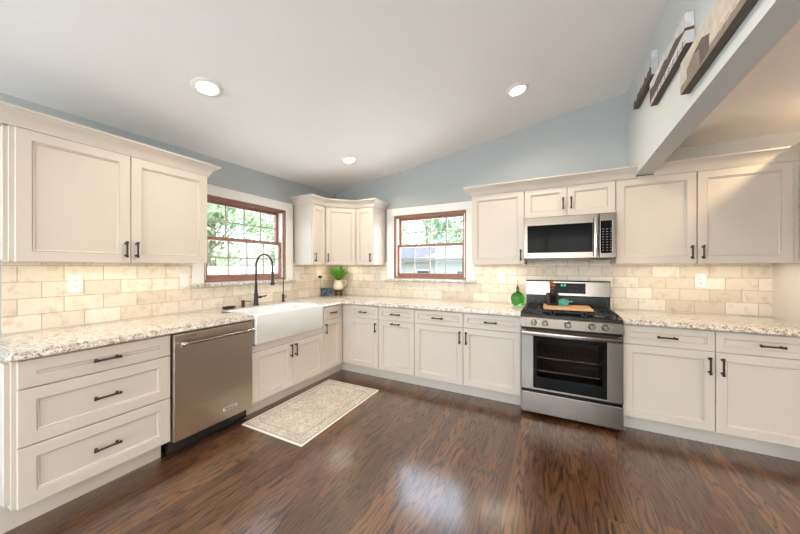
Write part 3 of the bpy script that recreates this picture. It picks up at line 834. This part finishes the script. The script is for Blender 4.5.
# backguard
bm = BM(); bx(bm, .004, w-.004, -.085, -.014, .886, 1.045, .003); bgd = obj('backguard', bm, M['blackmetal'], r)
bm = BM()
prof = [(-.014, 1.036), (-.098, 1.036), (-.106, 1.044), (-.094, 1.185), (-.084, 1.197), (-.014, 1.199)]
rings(bm, [[(.001, y, z) for y, z in prof], [(w-.001, y, z) for y, z in prof]])
pn = obj('console', bm, M['steel'], bgd)
bm = BM()
yy = lambda z: -.106+(z-1.044)/(1.185-1.044)*.012-.0015
rings(bm, [[(.235, yy(1.066)+.003, 1.066), (.555, yy(1.066)+.003, 1.066), (.555, yy(1.172)+.003, 1.172), (.235, yy(1.172)+.003, 1.172)],
           [(.235, yy(1.066), 1.066), (.555, yy(1.066), 1.066), (.555, yy(1.172), 1.172), (.235, yy(1.172), 1.172)]])
obj('display', bm, M['dark_glass'], bgd)
bm = BM()
for k, xx in enumerate((.338, .349, .366, .377)):
    for z_ in (1.142, 1.156): bx(bm, xx-.001, xx+.001, yy(z_)-.001, yy(z_)-.0004, z_-.005, z_+.005)
    bx(bm, xx, xx+.007, yy(1.149)-.001, yy(1.149)-.0004, 1.148, 1.150)
obj('clock_digits', bm, emit('green_led', (0.15, 1.0, 0.35), 1.6), bgd)
for xx in (.27, .295, .32, .41, .43, .45, .47, .49, .53):
    for z_ in (1.095, 1.14):
        if .32 < xx < .40 and z_ > 1.12: continue
        bm = BM(); bx(bm, xx-.005, xx+.005, yy(z_)-.0008, yy(z_), z_-.0025, z_+.0025); obj('key', bm, M['slot'], bgd)
bm = BM(); lathe(bm, [(.009, 0), (.009, -.002)], (.045, yy(1.075)+.002, 1.075), 16, axis='y'); obj('logo', bm, M['plastic'], bgd)
text_mesh('logo_lettering', 'LG', .020, M['plastic'], bgd, (.072, yy(1.075)+.0006, 1.075))

# ================================================================== MICROWAVE
r = thing('microwave', 'stainless over-the-range microwave mounted below the short cabinet', 'microwave', (2.7235, 0, 1.405))
w = .762; H = .424
bm = BM(); bx(bm, 0, w, -.372, -.012, .012, H, .003); obj('body', bm, M['steel'], r)
bm = BM(); bx(bm, .03, w-.03, -.365, -.05, 0.0, .012); 
for k in range(2): bx(bm, .06+.38*k, .30+.38*k, -.36, -.28, -.004, 0)
obj('underside_grille', bm, M['blackmetal'], r)
YM = -.402
bm = BM()
dx1 = .632
rings(bm, [Rr(.001, dx1, .016, H-.002, -.372), Rr(.001, dx1, .016, H-.002, YM+.005), Rr(.005, dx1-.003, .021, H-.006, YM), Rr(.034, dx1-.048, .072, .342, YM), Rr(.036, dx1-.05, .074, .340, YM+.003)])
md = obj('door', bm, M['steel'], r)
bm = BM(); bx(bm, .035, dx1-.049, YM+.0005, YM+.004, .073, .341); obj('window', bm, M['dark_glass'], md)
bm = BM()
lo = []
for k in range(13):
    t_ = k/12; z_ = .035+(.385-.035)*t_; yo = YM-.030-.012*math.sin(PI*t_)
    lo.append([(.606+dx, yo+dy, z_) for dx, dy in ((-.019, .004), (-.014, -.006), (0, -.009), (.014, -.006), (.019, .004), (0, .008))])
rings(bm, lo)
for z_ in (.05, .37): bx(bm, .594, .618, YM-.03, YM+.001, z_-.01, z_+.01, .002)
obj('handle', bm, M['chrome'], md, smooth=True, angle=50)
bm = BM(); bx(bm, dx1+.002, w-.001, YM, -.372, .016, H-.002, .004); cpn = obj('control_panel', bm, M['steel'], r)
bm = BM(); bx(bm, dx1+.012, w-.034, YM-.0015, YM+.002, .060, .352); obj('keypad', bm, M['dark_glass'], cpn)
key_m = plain('grey_key_print', lin(120, 124, 128), .5)
for i in range(3):
    for j in range(9):
        xx = dx1+.030+.030*i; z_ = .085+.024*j
        bm = BM(); bx(bm, xx-.007, xx+.007, YM-.0025, YM-.0015, z_-.004, z_+.003); obj('key', bm, key_m, cpn)
bm = BM(); bx(bm, w-.032, w-.027, YM-.002, YM, .058, .355); obj('trim_strip', bm, M['chrome'], cpn)
bm = BM(); lathe(bm, [(.007, 0), (.007, -.0015)], (.040, YM, .046), 14, axis='y'); obj('logo', bm, M['slot'], md)
text_mesh('logo_lettering', 'LG', .016, M['slot'], md, (.062, YM-.0006, .046))

# ================================================================== WALL PLATES
def plate(label, loc, rotz, kind='outlet', group=None):
    nm = 'wall_outlet' if kind == 'outlet' else 'light_switch'
    r = thing(nm, label, 'outlet' if kind == 'outlet' else 'switch', loc, rotz, group)
    bm = BM(); bx(bm, -.037, .037, -.006, 0, -.060, .060, .003, seg=2); p = obj('cover_plate', bm, M['plastic'], r)
    if kind == 'outlet':
        for s in (-1, 1):
            bm = BM(); lathe(bm, [(.0165, 0), (.0165, -.0075), (.015, -.0082)], (0, -.001, s*.0195), 16, axis='y', sy=.86); so = obj('socket', bm, M['plastic'], r, smooth=True)
            bm = BM()
            for dx in (-.006, .006): bx(bm, dx-.0012, dx+.0012, -.0097, -.009, s*.0195-.001, s*.0195+.008)
            lathe(bm, [(.0024, 0), (.0024, -.0007)], (0, -.009, s*.0195-.008), 8, axis='y'); obj('slot', bm, M['slot'], so)
    else:
        bm = BM(); bx(bm, -.017, .017, -.009, -.005, -.033, .033, .002); obj('rocker', bm, M['plastic'], r)
    return r
ZO = 1.224
plate('white wall outlet on the tile below the long left wall cabinet', (.010, -2.818, ZO), PI/2)
plate('white switch plate on the tile just left of the sink window', (.010, -2.128, ZO), PI/2, 'switch')
plate('white switch plate on the tile just right of the sink window', (.010, -.796, ZO), PI/2, 'switch')
plate('white wall outlet in the corner with a dark plug in it', (.010, -.40, ZO), PI/2)
plate('white switch plate on the tile just left of the back window', (.856, -.010, ZO), 0, 'switch')
plate('white wall outlet on the tile above the green bottle', (2.447, -.010, ZO), 0)
plate('white wall outlet on the tile right of the range', (4.160, -.010, ZO-.008), 0)

# plug with its cord
r = thing('power_plug', 'dark plug with thin cord hanging from the corner outlet', 'plug', (.018, -.40, ZO-.02))
bm = BM(); bx(bm, 0.0015, .045, -.017, .017, -.025, .014, .005); obj('plug_body', bm, M['slot'], r)
bm = BM(); tube(bm, [(.028, 0, -.024), (.030, -.004, -.07), (.034, -.008, -.13), (.04, -.004, -.20), (.05, .004, -.26), (.058, .01, -.283)], .0024, 8); obj('cord', bm, M['slot'], r, smooth=True)

# ================================================================== THINGS ON THE COUNTER
def small_picture(name):
    t = NT(name); v = t.coord()
    n = t.noise(v, 28, 3, .6, 1.0)
    t.set(Base_Color=t.ramp(n, [(.35, lin(36, 44, 52)), (.55, lin(70, 86, 98)), (.72, lin(160, 172, 180))]), Roughness=.15)
    return t.m
r = thing('smart_display', 'small dark tablet-like display standing in the corner below the outlet', 'display', (.088, -.318, .9215), R(42))
bm = BM()
rings(bm, [[(-.075, -.010, .004), (.075, -.010, .004), (.075, .045, .004), (-.075, .045, .004)], [(-.075, -.010, .012), (.075, -.010, .012), (.075, .045, .012), (-.075, .045, .012)]])
rings(bm, [[(-.082, -.016, 0), (.082, -.016, 0), (.082, .004, 0), (-.082, .004, 0)], [(-.082, .010, .112), (.082, .010, .112), (.082, .022, .112), (-.082, .022, .112)]])
obj('case', bm, M['slot'], r)
bm = BM(); rings(bm, [[(-.074, -.0148, .008), (.074, -.0148, .008), (.074, .0072, .104), (-.074, .0072, .104)], [(-.074, -.0160, .008), (.074, -.0160, .008), (.074, .0060, .104), (-.074, .0060, .104)]])
obj('screen', bm, small_picture('display_picture'), r)

PX, PY = .190, -.178
r = thing('pot_riser', 'dark wooden riser stool under the cream pitcher', 'stand', (PX, PY, .9215), R(30))
bm = BM(); lathe(bm, [(.066, .064), (.072, .068), (.072, .082), (.066, .086)], (0, 0, 0), 24); obj('top', bm, M['darkwood'], r, smooth=True)
for k in range(4):
    a = PI/4+PI/2*k; bm = BM(); tube(bm, [(.056*math.cos(a), .056*math.sin(a), 0), (.048*math.cos(a), .048*math.sin(a), .03), (.052*math.cos(a), .052*math.sin(a), .067)], [.009, .011, .012], 10); obj('leg', bm, M['darkwood'], r, smooth=True)
zp = .9215+.0862
r = thing('pitcher', 'cream ceramic pitcher holding the green plant in the corner', 'pitcher', (PX, PY, zp), R(28))
bm = BM(); lathe(bm, [(.045, 0), (.060, .006), (.078, .040), (.076, .068), (.060, .100), (.054, .120), (.064, .142), (.060, .142), (.050, .118), (.050, .10)], (0, 0, 0), 28); obj('body', bm, M['pitcher'], r, smooth=True)
bm = BM(); tube(bm, [(.056, 0, .128), (.085, 0, .136), (.112, 0, .122), (.112, 0, .095), (.092, 0, .066), (.074, 0, .055)], [.009, .009, .009, .009, .008, .008], 10); obj('handle', bm, M['pitcher'], r, smooth=True)
r = thing('green_plant', 'bushy bright green plant in the cream pitcher', 'plant', (PX, PY, zp+.11))
bms = BM(); bml = BM(); rng = random.Random(3)
for k in range(64):
    a = rng.uniform(0, 2*PI); sp = rng.uniform(.02, .125); hh = rng.uniform(.13, .225)-sp*.3
    p0 = Vector((rng.uniform(-.025, .025), rng.uniform(-.025, .025), -.005)); p2 = Vector((sp*math.cos(a), sp*math.sin(a), hh)); p1 = (p0+p2)/2+Vector((0, 0, .035))
    pts = [p0*(1-t)**2+p1*2*t*(1-t)+p2*t*t for t in [i/6 for i in range(7)]]
    tube(bms, pts, .0018, 5)
    for i in range(2, 7):
        for s in (-1, 1, .3):
            p = pts[i]; d = Vector((math.cos(a+s*1.2+rng.uniform(-.5, .5)), math.sin(a+s*1.2+rng.uniform(-.5, .5)), rng.uniform(-.1, .7))).normalized()
            L = rng.uniform(.026, .042); sd = d.cross(Vector((0, 0, 1))).normalized()*L*.33; nrm = sd.cross(d).normalized()
            vs = [bml.verts.new(p), bml.verts.new(p+d*L*.45+sd+nrm*.003), bml.verts.new(p+d*L), bml.verts.new(p+d*L*.45-sd+nrm*.003)]
            m_ = bml.verts.new(p+d*L*.5-nrm*.003)
            for q in ((0, 1), (1, 2), (2, 3), (3, 0)): bml.faces.new((vs[q[0]], vs[q[1]], m_))
obj('stems', bms, M['stem'], r); obj('foliage', bml, M['leaf'], r, recalc=False)

# green bottle
r = thing('glass_bottle', 'round green glass bottle with stopper left of the range', 'bottle', (2.640, -.14, .921))
bm = BM(); lathe(bm, [(.030, 0), (.048, .006), (.066, .036), (.073, .072), (.066, .106), (.044, .132), (.022, .145), (.015, .158), (.0145, .182), (.018, .185), (.018, .192), (.012, .193), (.010, .16)], (0, 0, 0), 32, sy=.55); obj('body', bm, M['green_glass'], r, smooth=True, angle=60)
bm = BM(); lathe(bm, [(.009, .180), (.011, .192), (.012, .208), (.010, .212), (.003, .216), (.0025, .270), (.004, .274), (.002, .278)], (0, 0, 0), 14); obj('stopper', bm, M['cork'], r, smooth=True)

# board and its things on the range
zb = .9505
r = obj('cutting_board', BM(), M['board']); bpy.data.objects.remove(r)
bm = BM(); bx(bm, -.195, .195, -.150, .150, 0, .019, .004, seg=2)
o = obj('cutting_board', bm, M['board']); o.location = (3.098, -.435, zb); o.rotation_euler = (0, 0, R(2)); prop(o, 'light wood cutting board lying across the range grates', 'cutting board')
zt = zb+.0195
r = thing('utensil_crock', 'dark grey square canister on the left of the cutting board', 'canister', (2.978, -.375, zt), R(12))
bm = BM()
rr_ = lambda i, z: [(x, y, z) for x, y, _ in rrect(-.050+i, .050-i, -.046+i, .046-i, .012, 0)]
rings(bm, [rr_(.003, 0), rr_(0, .003), rr_(0, .112), rr_(.004, .115), rr_(.008, .113), rr_(.009, .02)]); obj('body', bm, M['crock'], r, smooth=True)
bm = BM(); bx(bm, -.024, .024, -.0485, -.046, .022, .098, .001); obj('window_panel', bm, M['dark_glass'], r)
r = thing('dried_bunch', 'copper brown dried bunch standing in the dark canister', 'dried flowers', (2.978, -.375, zt+.03))
rng = random.Random(11); bms = BM(); bml = BM()
for k in range(9):
    a = 2*PI*k/9; e = Vector((.022*math.cos(a)*rng.uniform(.4, 1.1), .022*math.sin(a), .115+rng.uniform(0, .075)))
    tube(bms, [(0.008*math.cos(a), .008*math.sin(a), 0), e*.6, e], .002, 5)
    bmesh.ops.create_icosphere(bml, subdivisions=2, radius=rng.uniform(.011, .016), matrix=Matrix.Translation(e))
for v in bml.verts: v.co += Vector((rng.uniform(-1, 1), rng.uniform(-1, 1), rng.uniform(-1, 1)))*.0025
obj('stems', bms, M['darkwood'], r); obj('flower_heads', bml, M['copper_dry'], r)
r = thing('teal_pot', 'small teal pot beside the dark canister on the cutting board', 'pot', (3.072, -.385, zt))
bm = BM(); lathe(bm, [(.036, 0), (.044, .006), (.048, .034), (.046, .046)], (0, 0, 0), 24); obj('body', bm, M['teal'], r, smooth=True)
bm = BM(); lathe(bm, [(.048, .046), (.048, .050), (.036, .060), (.010, .066), (.006, .067)], (0, 0, 0), 24); obj('lid', bm, M['teal'], r, smooth=True)
bm = BM(); tube(bm, [(.040, 0, .036), (.062, 0, .040), (.078, 0, .041)], [.007, .007, .006], 8); obj('handle', bm, M['teal'], r, smooth=True)

# ================================================================== RUG
bm = BM(); bx(bm, -.342, .342, -.56, .56, 0, .008, .003)
o = obj('rug', bm, M['rug']); o.location = (.980, -1.443, .0005); o.rotation_euler = (0, 0, R(.7)); prop(o, 'small faded beige patterned rug on the floor before the sink', 'rug')

# ================================================================== LIGHTS
tilt = math.atan(SLOPE)
def downlight(label, x, y, z, ang, power, color):
    r = thing('recessed_light', label, 'ceiling light', (x, y, z)); r.rotation_euler = (0, -ang, 0)
    bm = BM(); lathe(bm, [(.062, -.004), (.066, -.012), (.085, -.010), (.095, -.003), (.095, 0), (.062, 0)], (0, 0, -.0005), 36, cap=False); obj('trim_ring', bm, M['trim'], r, smooth=True)
    bm = BM(); lathe(bm, [(.063, -.003), (.063, -.008), (.040, -.010)], (0, 0, 0), 36); obj('lens', bm, M['led'], r, smooth=True)
    d = bpy.data.lights.new('downlight_lamp', 'AREA'); d.shape = 'DISK'; d.size = .12; d.energy = power; d.color = color; d.spread = R(150)
    l = bpy.data.objects.new('downlight_lamp', d); COL.objects.link(l); l.parent = r; l.location = (0, 0, -.016)
    return r
WARM = (1.0, .88, .72)
downlight('round recessed ceiling light nearest, above the long left wall cabinet', .90, -2.43, zceil(.90, -2.43), tilt, 10, WARM)
downlight('round recessed ceiling light smallest, above the inside corner', .88, -.833, zceil(.88, -.833), tilt, 10, WARM)
downlight('round recessed ceiling light above the back window and microwave', 2.71, -.84, zceil(2.71, -.84), tilt, 10, WARM)
downlight('round recessed ceiling light above the camera, out of the picture', 2.707, -2.42, zceil(2.707, -2.42), tilt, 10, WARM)
downlight('round recessed ceiling light in the flat ceiling right of the header', 4.735, -.76, 2.44, 0, 20, (1.0, .72, .44))
downlight('round recessed ceiling light far right in the flat ceiling', 6.2, -2.2, 2.44, 0, 20, (1.0, .72, .44))

r = thing('added_fill_lamp', 'added unseen bulb lamp warming the flat ceiling right of the header', 'ceiling light', (5.6, -1.15, 2.44))  # lamp added out of view to warm the tone of the flat ceiling
bm = BM(); lathe(bm, [(.15, 0), (.15, -.02), (.14, -.025)], (0, 0, -.0005), 30); obj('base', bm, M['trim'], r, smooth=True)
bm = BM(); lathe(bm, [(.035, -.20), (.032, -.16), (.012, -.14), (.008, -.025)], (0, 0, 0), 20); obj('stem', bm, M['bronze'], r, smooth=True)
bm = BM(); lathe(bm, [(.02, -.135), (.05, -.15), (.055, -.18), (.04, -.21), (.01, -.222)], (.0, 0, 0), 20); obj('bulb', bm, M['fillbulb'], r, smooth=True)
d = bpy.data.lights.new('warm_fill_lamp', 'POINT'); d.energy = 42; d.color = (1.0, .66, .36); d.shadow_soft_size = .06
l = bpy.data.objects.new('warm_fill_lamp', d); COL.objects.link(l); l.parent = r; l.location = (0, 0, -.30)
def under_light(label, loc, rotz, L, power):
    r = thing('under_cabinet_light', label, 'light bar', loc, rotz)
    bm = BM(); bx(bm, -L/2, L/2, -.018, .018, -.010, 0, .002); obj('housing', bm, M['plastic'], r)
    bm = BM(); bx(bm, -L/2+.01, L/2-.01, -.012, .012, -.0115, -.0095); obj('lens', bm, M['ledstrip'], r)
    d = bpy.data.lights.new('under_cabinet_lamp', 'AREA'); d.shape = 'RECTANGLE'; d.size = L-.03; d.size_y = .02; d.energy = power; d.color = (1.0, .90, .75)
    l = bpy.data.objects.new('under_cabinet_lamp', d); COL.objects.link(l); l.parent = r; l.location = (0, 0, -.014)
zl = ZUB-.0005
under_light('slim light bar under the long left wall cabinet', (.215, -2.63, zl), PI/2, .90, 1.35)
under_light('slim light bar under the diagonal corner cabinet', (.27, -.27, zl), PI/4, .38, 1.3)
under_light('slim light bar under the single-door wall cabinet left of the microwave', (2.452, -.215, zl), 0, .44, 1.4)
under_light('slim light bar under the wall cabinet right of the microwave', (4.045, -.215, zl), 0, .95, 1.7)

# ================================================================== PICTURES ON THE HEADER
def canvas(label, y_far, y_near, z0, z1, scene_id):
    """local x runs along -y (towards the viewer's right on the face seen from -x)"""
    w = y_far-y_near; h = z1-z0; T_ = .038
    r = thing('canvas_picture', label, 'picture', (X_H0-.001, y_far, z0), -PI/2); r.rotation_euler = (0, -.034*(scene_id > 0), -PI/2)
    # local: x along width (0..w) away from the back wall, y into the wall, front at y=-T_
    sky_c, dark, mid_, light = [plain('picture_tone', c, .7, var=.14, scale=22) for c in
        ((lin(196, 196, 200), lin(84, 74, 70), lin(136, 124, 118), lin(206, 202, 204)) if scene_id < 2 else (lin(196, 186, 172), lin(88, 80, 72), lin(128, 114, 102), lin(176, 164, 150)))]
    bm = BM(); bx(bm, 0, w, -T_, 0, 0, h, .002)
    for f_ in bm.faces:
        f_.material_index = 1 if f_.normal.z < -.5 or f_.calc_center_median().z < .003 else 0
    o = obj('canvas', bm, [light if scene_id == 1 else sky_c, dark], r)
    rng = random.Random(20+scene_id)
    def patch(pts, mat, d=.0006, nm='painted_shape'):
        bm = BM(); rings(bm, [[(x, -T_+.0002, z) for x, z in pts], [(x, -T_-d, z) for x, z in pts]]); return bm
    if scene_id == 0:
        pts = [(0, 0), (w, 0)]+[(w*(1-k/16), h*(.22+.10*rng.random()+.22*abs(math.sin(k*.9))*rng.random())) for k in range(17)]
        obj('tree_line', patch(pts, dark), dark, o)
    elif scene_id == 1:
        pts = [(0, h*.15), (w*.5, h*.24), (w, h*.45)]+[(w*(1-k/14), h*(.62+.16*rng.random())) for k in range(2, 15)]
        obj('dark_shape', patch(pts, dark), dark, o)
        bm = BM()
        for k in range(9):
            x_ = w*(.06+.11*k); bx(bm, x_-.006, x_+.006, -T_-.0008, -T_+.0002, 0, h*.22)
        bx(bm, 0, w, -T_-.0008, -T_+.0002, h*.10, h*.13)
        obj('fence_shape', bm, mid_, o)
        bm = BM(); bx(bm, w*.97, w+.0006, -T_-.0007, -.002, h*.42, h*.52); obj('rail_shape', bm, dark, o)
    else:
        obj('field', patch([(0, 0), (w, 0), (w, h*.2), (0, h*.24)], mid_), mid_, o)
        obj('barn_wall', patch([(w*.13, h*.06), (w*.36, h*.06), (w*.36, h*.50), (w*.245, h*.62), (w*.13, h*.5)], mid_, .0010), mid_, o)
        obj('barn_side', patch([(w*.36, h*.06), (w*.50, h*.10), (w*.50, h*.50), (w*.36, h*.50)], dark, .0010), dark, o)
        obj('barn_roof', patch([(w*.245, h*.64), (w*.37, h*.50), (w*.52, h*.50), (w*.40, h*.72)], dark, .0014), dark, o)
        for k in range(3): 
            obj('bush', patch([(w*(.66+.08*k)+.02*math.cos(a_*PI/4), h*.26+.014*math.sin(a_*PI/4)) for a_ in range(8)], light, .001), light, o)
    return r
canvas('narrow canvas picture with a dark treeline, farthest of three on the header', -.447, -.965, 2.682, 2.852, 0)
canvas('canvas picture of dark brown shapes and a fence, middle of three on the header', -.932, -1.565, 2.475, 2.640, 1)
canvas('sepia canvas picture of a barn, nearest and lowest of three on the header', -1.500, -2.16, 2.262, 2.435, 2)

# ================================================================== OUTDOORS
bm = BM(); bx(bm, -40, 45, -40, 45, -1.1, -1.0); o = struct('ground', bm, M['grass'])
bm = BM(); bx(bm, -1, 10, -12, -6.76, -.30, -.12); o = struct('bounce_slab', bm, M['drive'])  # unseen pale slab added so less green bounces indoors from the lawn
r = thing('panel_fence', 'white panel fence low in the view through the sink window', 'fence', (-8.3, -.5, -1))
for k in range(5):
    bm = BM(); bx(bm, -.06, .06, 2.2*k-.06, 2.2*k+.06, 0, 2.42); lathe(bm, [(.09, 2.42), (.09, 2.45), (.01, 2.52)], (0, 2.2*k, 0), 4); obj('post', bm, M['siding'], r)
    if k < 4:
        bm = BM()
        for j in range(11): bx(bm, -.02, .02, 2.2*k+.065+.188*j, 2.2*k+.245+.188*j, .10, 2.28, .008)
        bx(bm, -.03, .03, 2.2*k+.06, 2.2*k+2.14, 2.24, 2.36); bx(bm, -.03, .03, 2.2*k+.06, 2.2*k+2.14, .05, .17); obj('panel', bm, M['siding'], r)
r = thing('neighbor_house', 'white house with grey roof beyond the back window', 'house', (-1, 9, -1))
bm = BM(); bx(bm, -7, 9, 0, 7, 0, 2.75)
obj('wall', bm, M['siding'], r)
bm = BM()
rings(bm, [[(-7.4, -.5, 2.72), (-7.4, 7.5, 2.72), (-7.4, 3.5, 3.5)], [(9.4, -.5, 2.72), (9.4, 7.5, 2.72), (9.4, 3.5, 3.5)]])
obj('roof', bm, M['shingle'], r)
bm = BM()   # small front gable
rings(bm, [[(-1.2, -.52, 2.74), (2.6, -.52, 2.74), (.7, -.52, 3.35)], [(-1.2, 3.2, 2.74), (2.6, 3.2, 2.74), (.7, 3.2, 3.35)]])
obj('gable', bm, M['siding'], r)
bm = BM(); bx(bm, -7.4, 9.4, -.56, -.46, 2.58, 2.74); obj('gutter', bm, plain('grey_gutter', lin(112, 118, 126), .6), r)
for xx in (-4.9, -2.9, -1.3, .6, 3.2):
    bm = BM(); bx(bm, xx-.42, xx+.42, -.04, .01, 1.15, 2.25); wf = obj('window', bm, M['trim'], r)
    bm = BM(); bx(bm, xx-.34, xx+.34, -.05, -.035, 1.24, 2.16); obj('pane', bm, M['housepane'], wf)
def tree(label, loc, h, rad, mat, seed, n=2600, trunk=.18):
    r = thing('leafy_tree', label, 'tree', loc, 0, 'trees seen through the windows')
    rng = random.Random(seed)
    bm = BM(); tube(bm, [(0, 0, 0), (.05, .02, h*.3), (0, .05, h*.55), (.1, 0, h*.8)], [trunk, trunk*.8, trunk*.6, trunk*.2], 8)
    for k in range(6):
        a = 2*PI*k/6+rng.random(); tube(bm, [(0, .03, h*(.35+.05*k)), (math.cos(a)*rad*.35, math.sin(a)*rad*.35, h*(.48+.05*k)), (math.cos(a)*rad*.7, math.sin(a)*rad*.7, h*(.55+.06*k))], [trunk*.4, trunk*.25, .02], 6)
    obj('trunk', bm, M['bark'], r, smooth=True)
    bm = BM()
    cl = [(Vector((rng.gauss(0, rad*.42), rng.gauss(0, rad*.42), h*.6+rng.gauss(0, h*.17))), rad*rng.uniform(.25, .45)) for _ in range(26)]
    for k in range(n):
        c, rr = rng.choice(cl); d = Vector((rng.gauss(0, 1), rng.gauss(0, 1), rng.gauss(0, 1))).normalized()
        p = c+d*rr*rng.uniform(.6, 1.0); s_ = rng.uniform(.09, .2)
        u = d.cross(Vector((rng.random(), rng.random(), rng.random()))).normalized(); v_ = d.cross(u)
        t_ = rng.uniform(-.5, .5); v_ = (v_+d*t_).normalized()
        bm.faces.new([bm.verts.new(p+u*s_*.5), bm.verts.new(p+v_*s_), bm.verts.new(p-u*s_*.5), bm.verts.new(p-v_*s_)])
    obj('foliage', bm, mat, r, recalc=False)
tree('broad green tree nearest behind the white fence', (-11.2, 4.6, -1), 7.5, 2.3, M['tree_leaf'], 1, 3400)
tree('green tree behind the right end of the white fence', (-13.2, 10.6, -1), 8.5, 2.4, M['tree_leaf2'], 2, 3400)
tree('tall green tree far back beyond the white fence', (-18.5, 8.5, -1), 11.0, 3.6, M['tree_leaf'], 3, 4200)
tree('pale tree behind the left part of the neighbor house', (-11.8, 21, -1), 9.0, 2.7, M['tree_leaf2'], 5, 3800)
tree('pale tree behind the middle of the neighbor house', (-4.2, 21.5, -1), 10.0, 2.9, M['tree_leaf'], 6, 4200)
tree('small green tree standing before the neighbor house', (-3.3, 6.4, -1), 4.6, .9, M['tree_leaf'], 7, 1800, .08)
tree('tall pale tree far behind the neighbor house, between the other two', (-10.6, 29.5, -1), 14.5, 3.8, M['tree_leaf2'], 9, 4600)
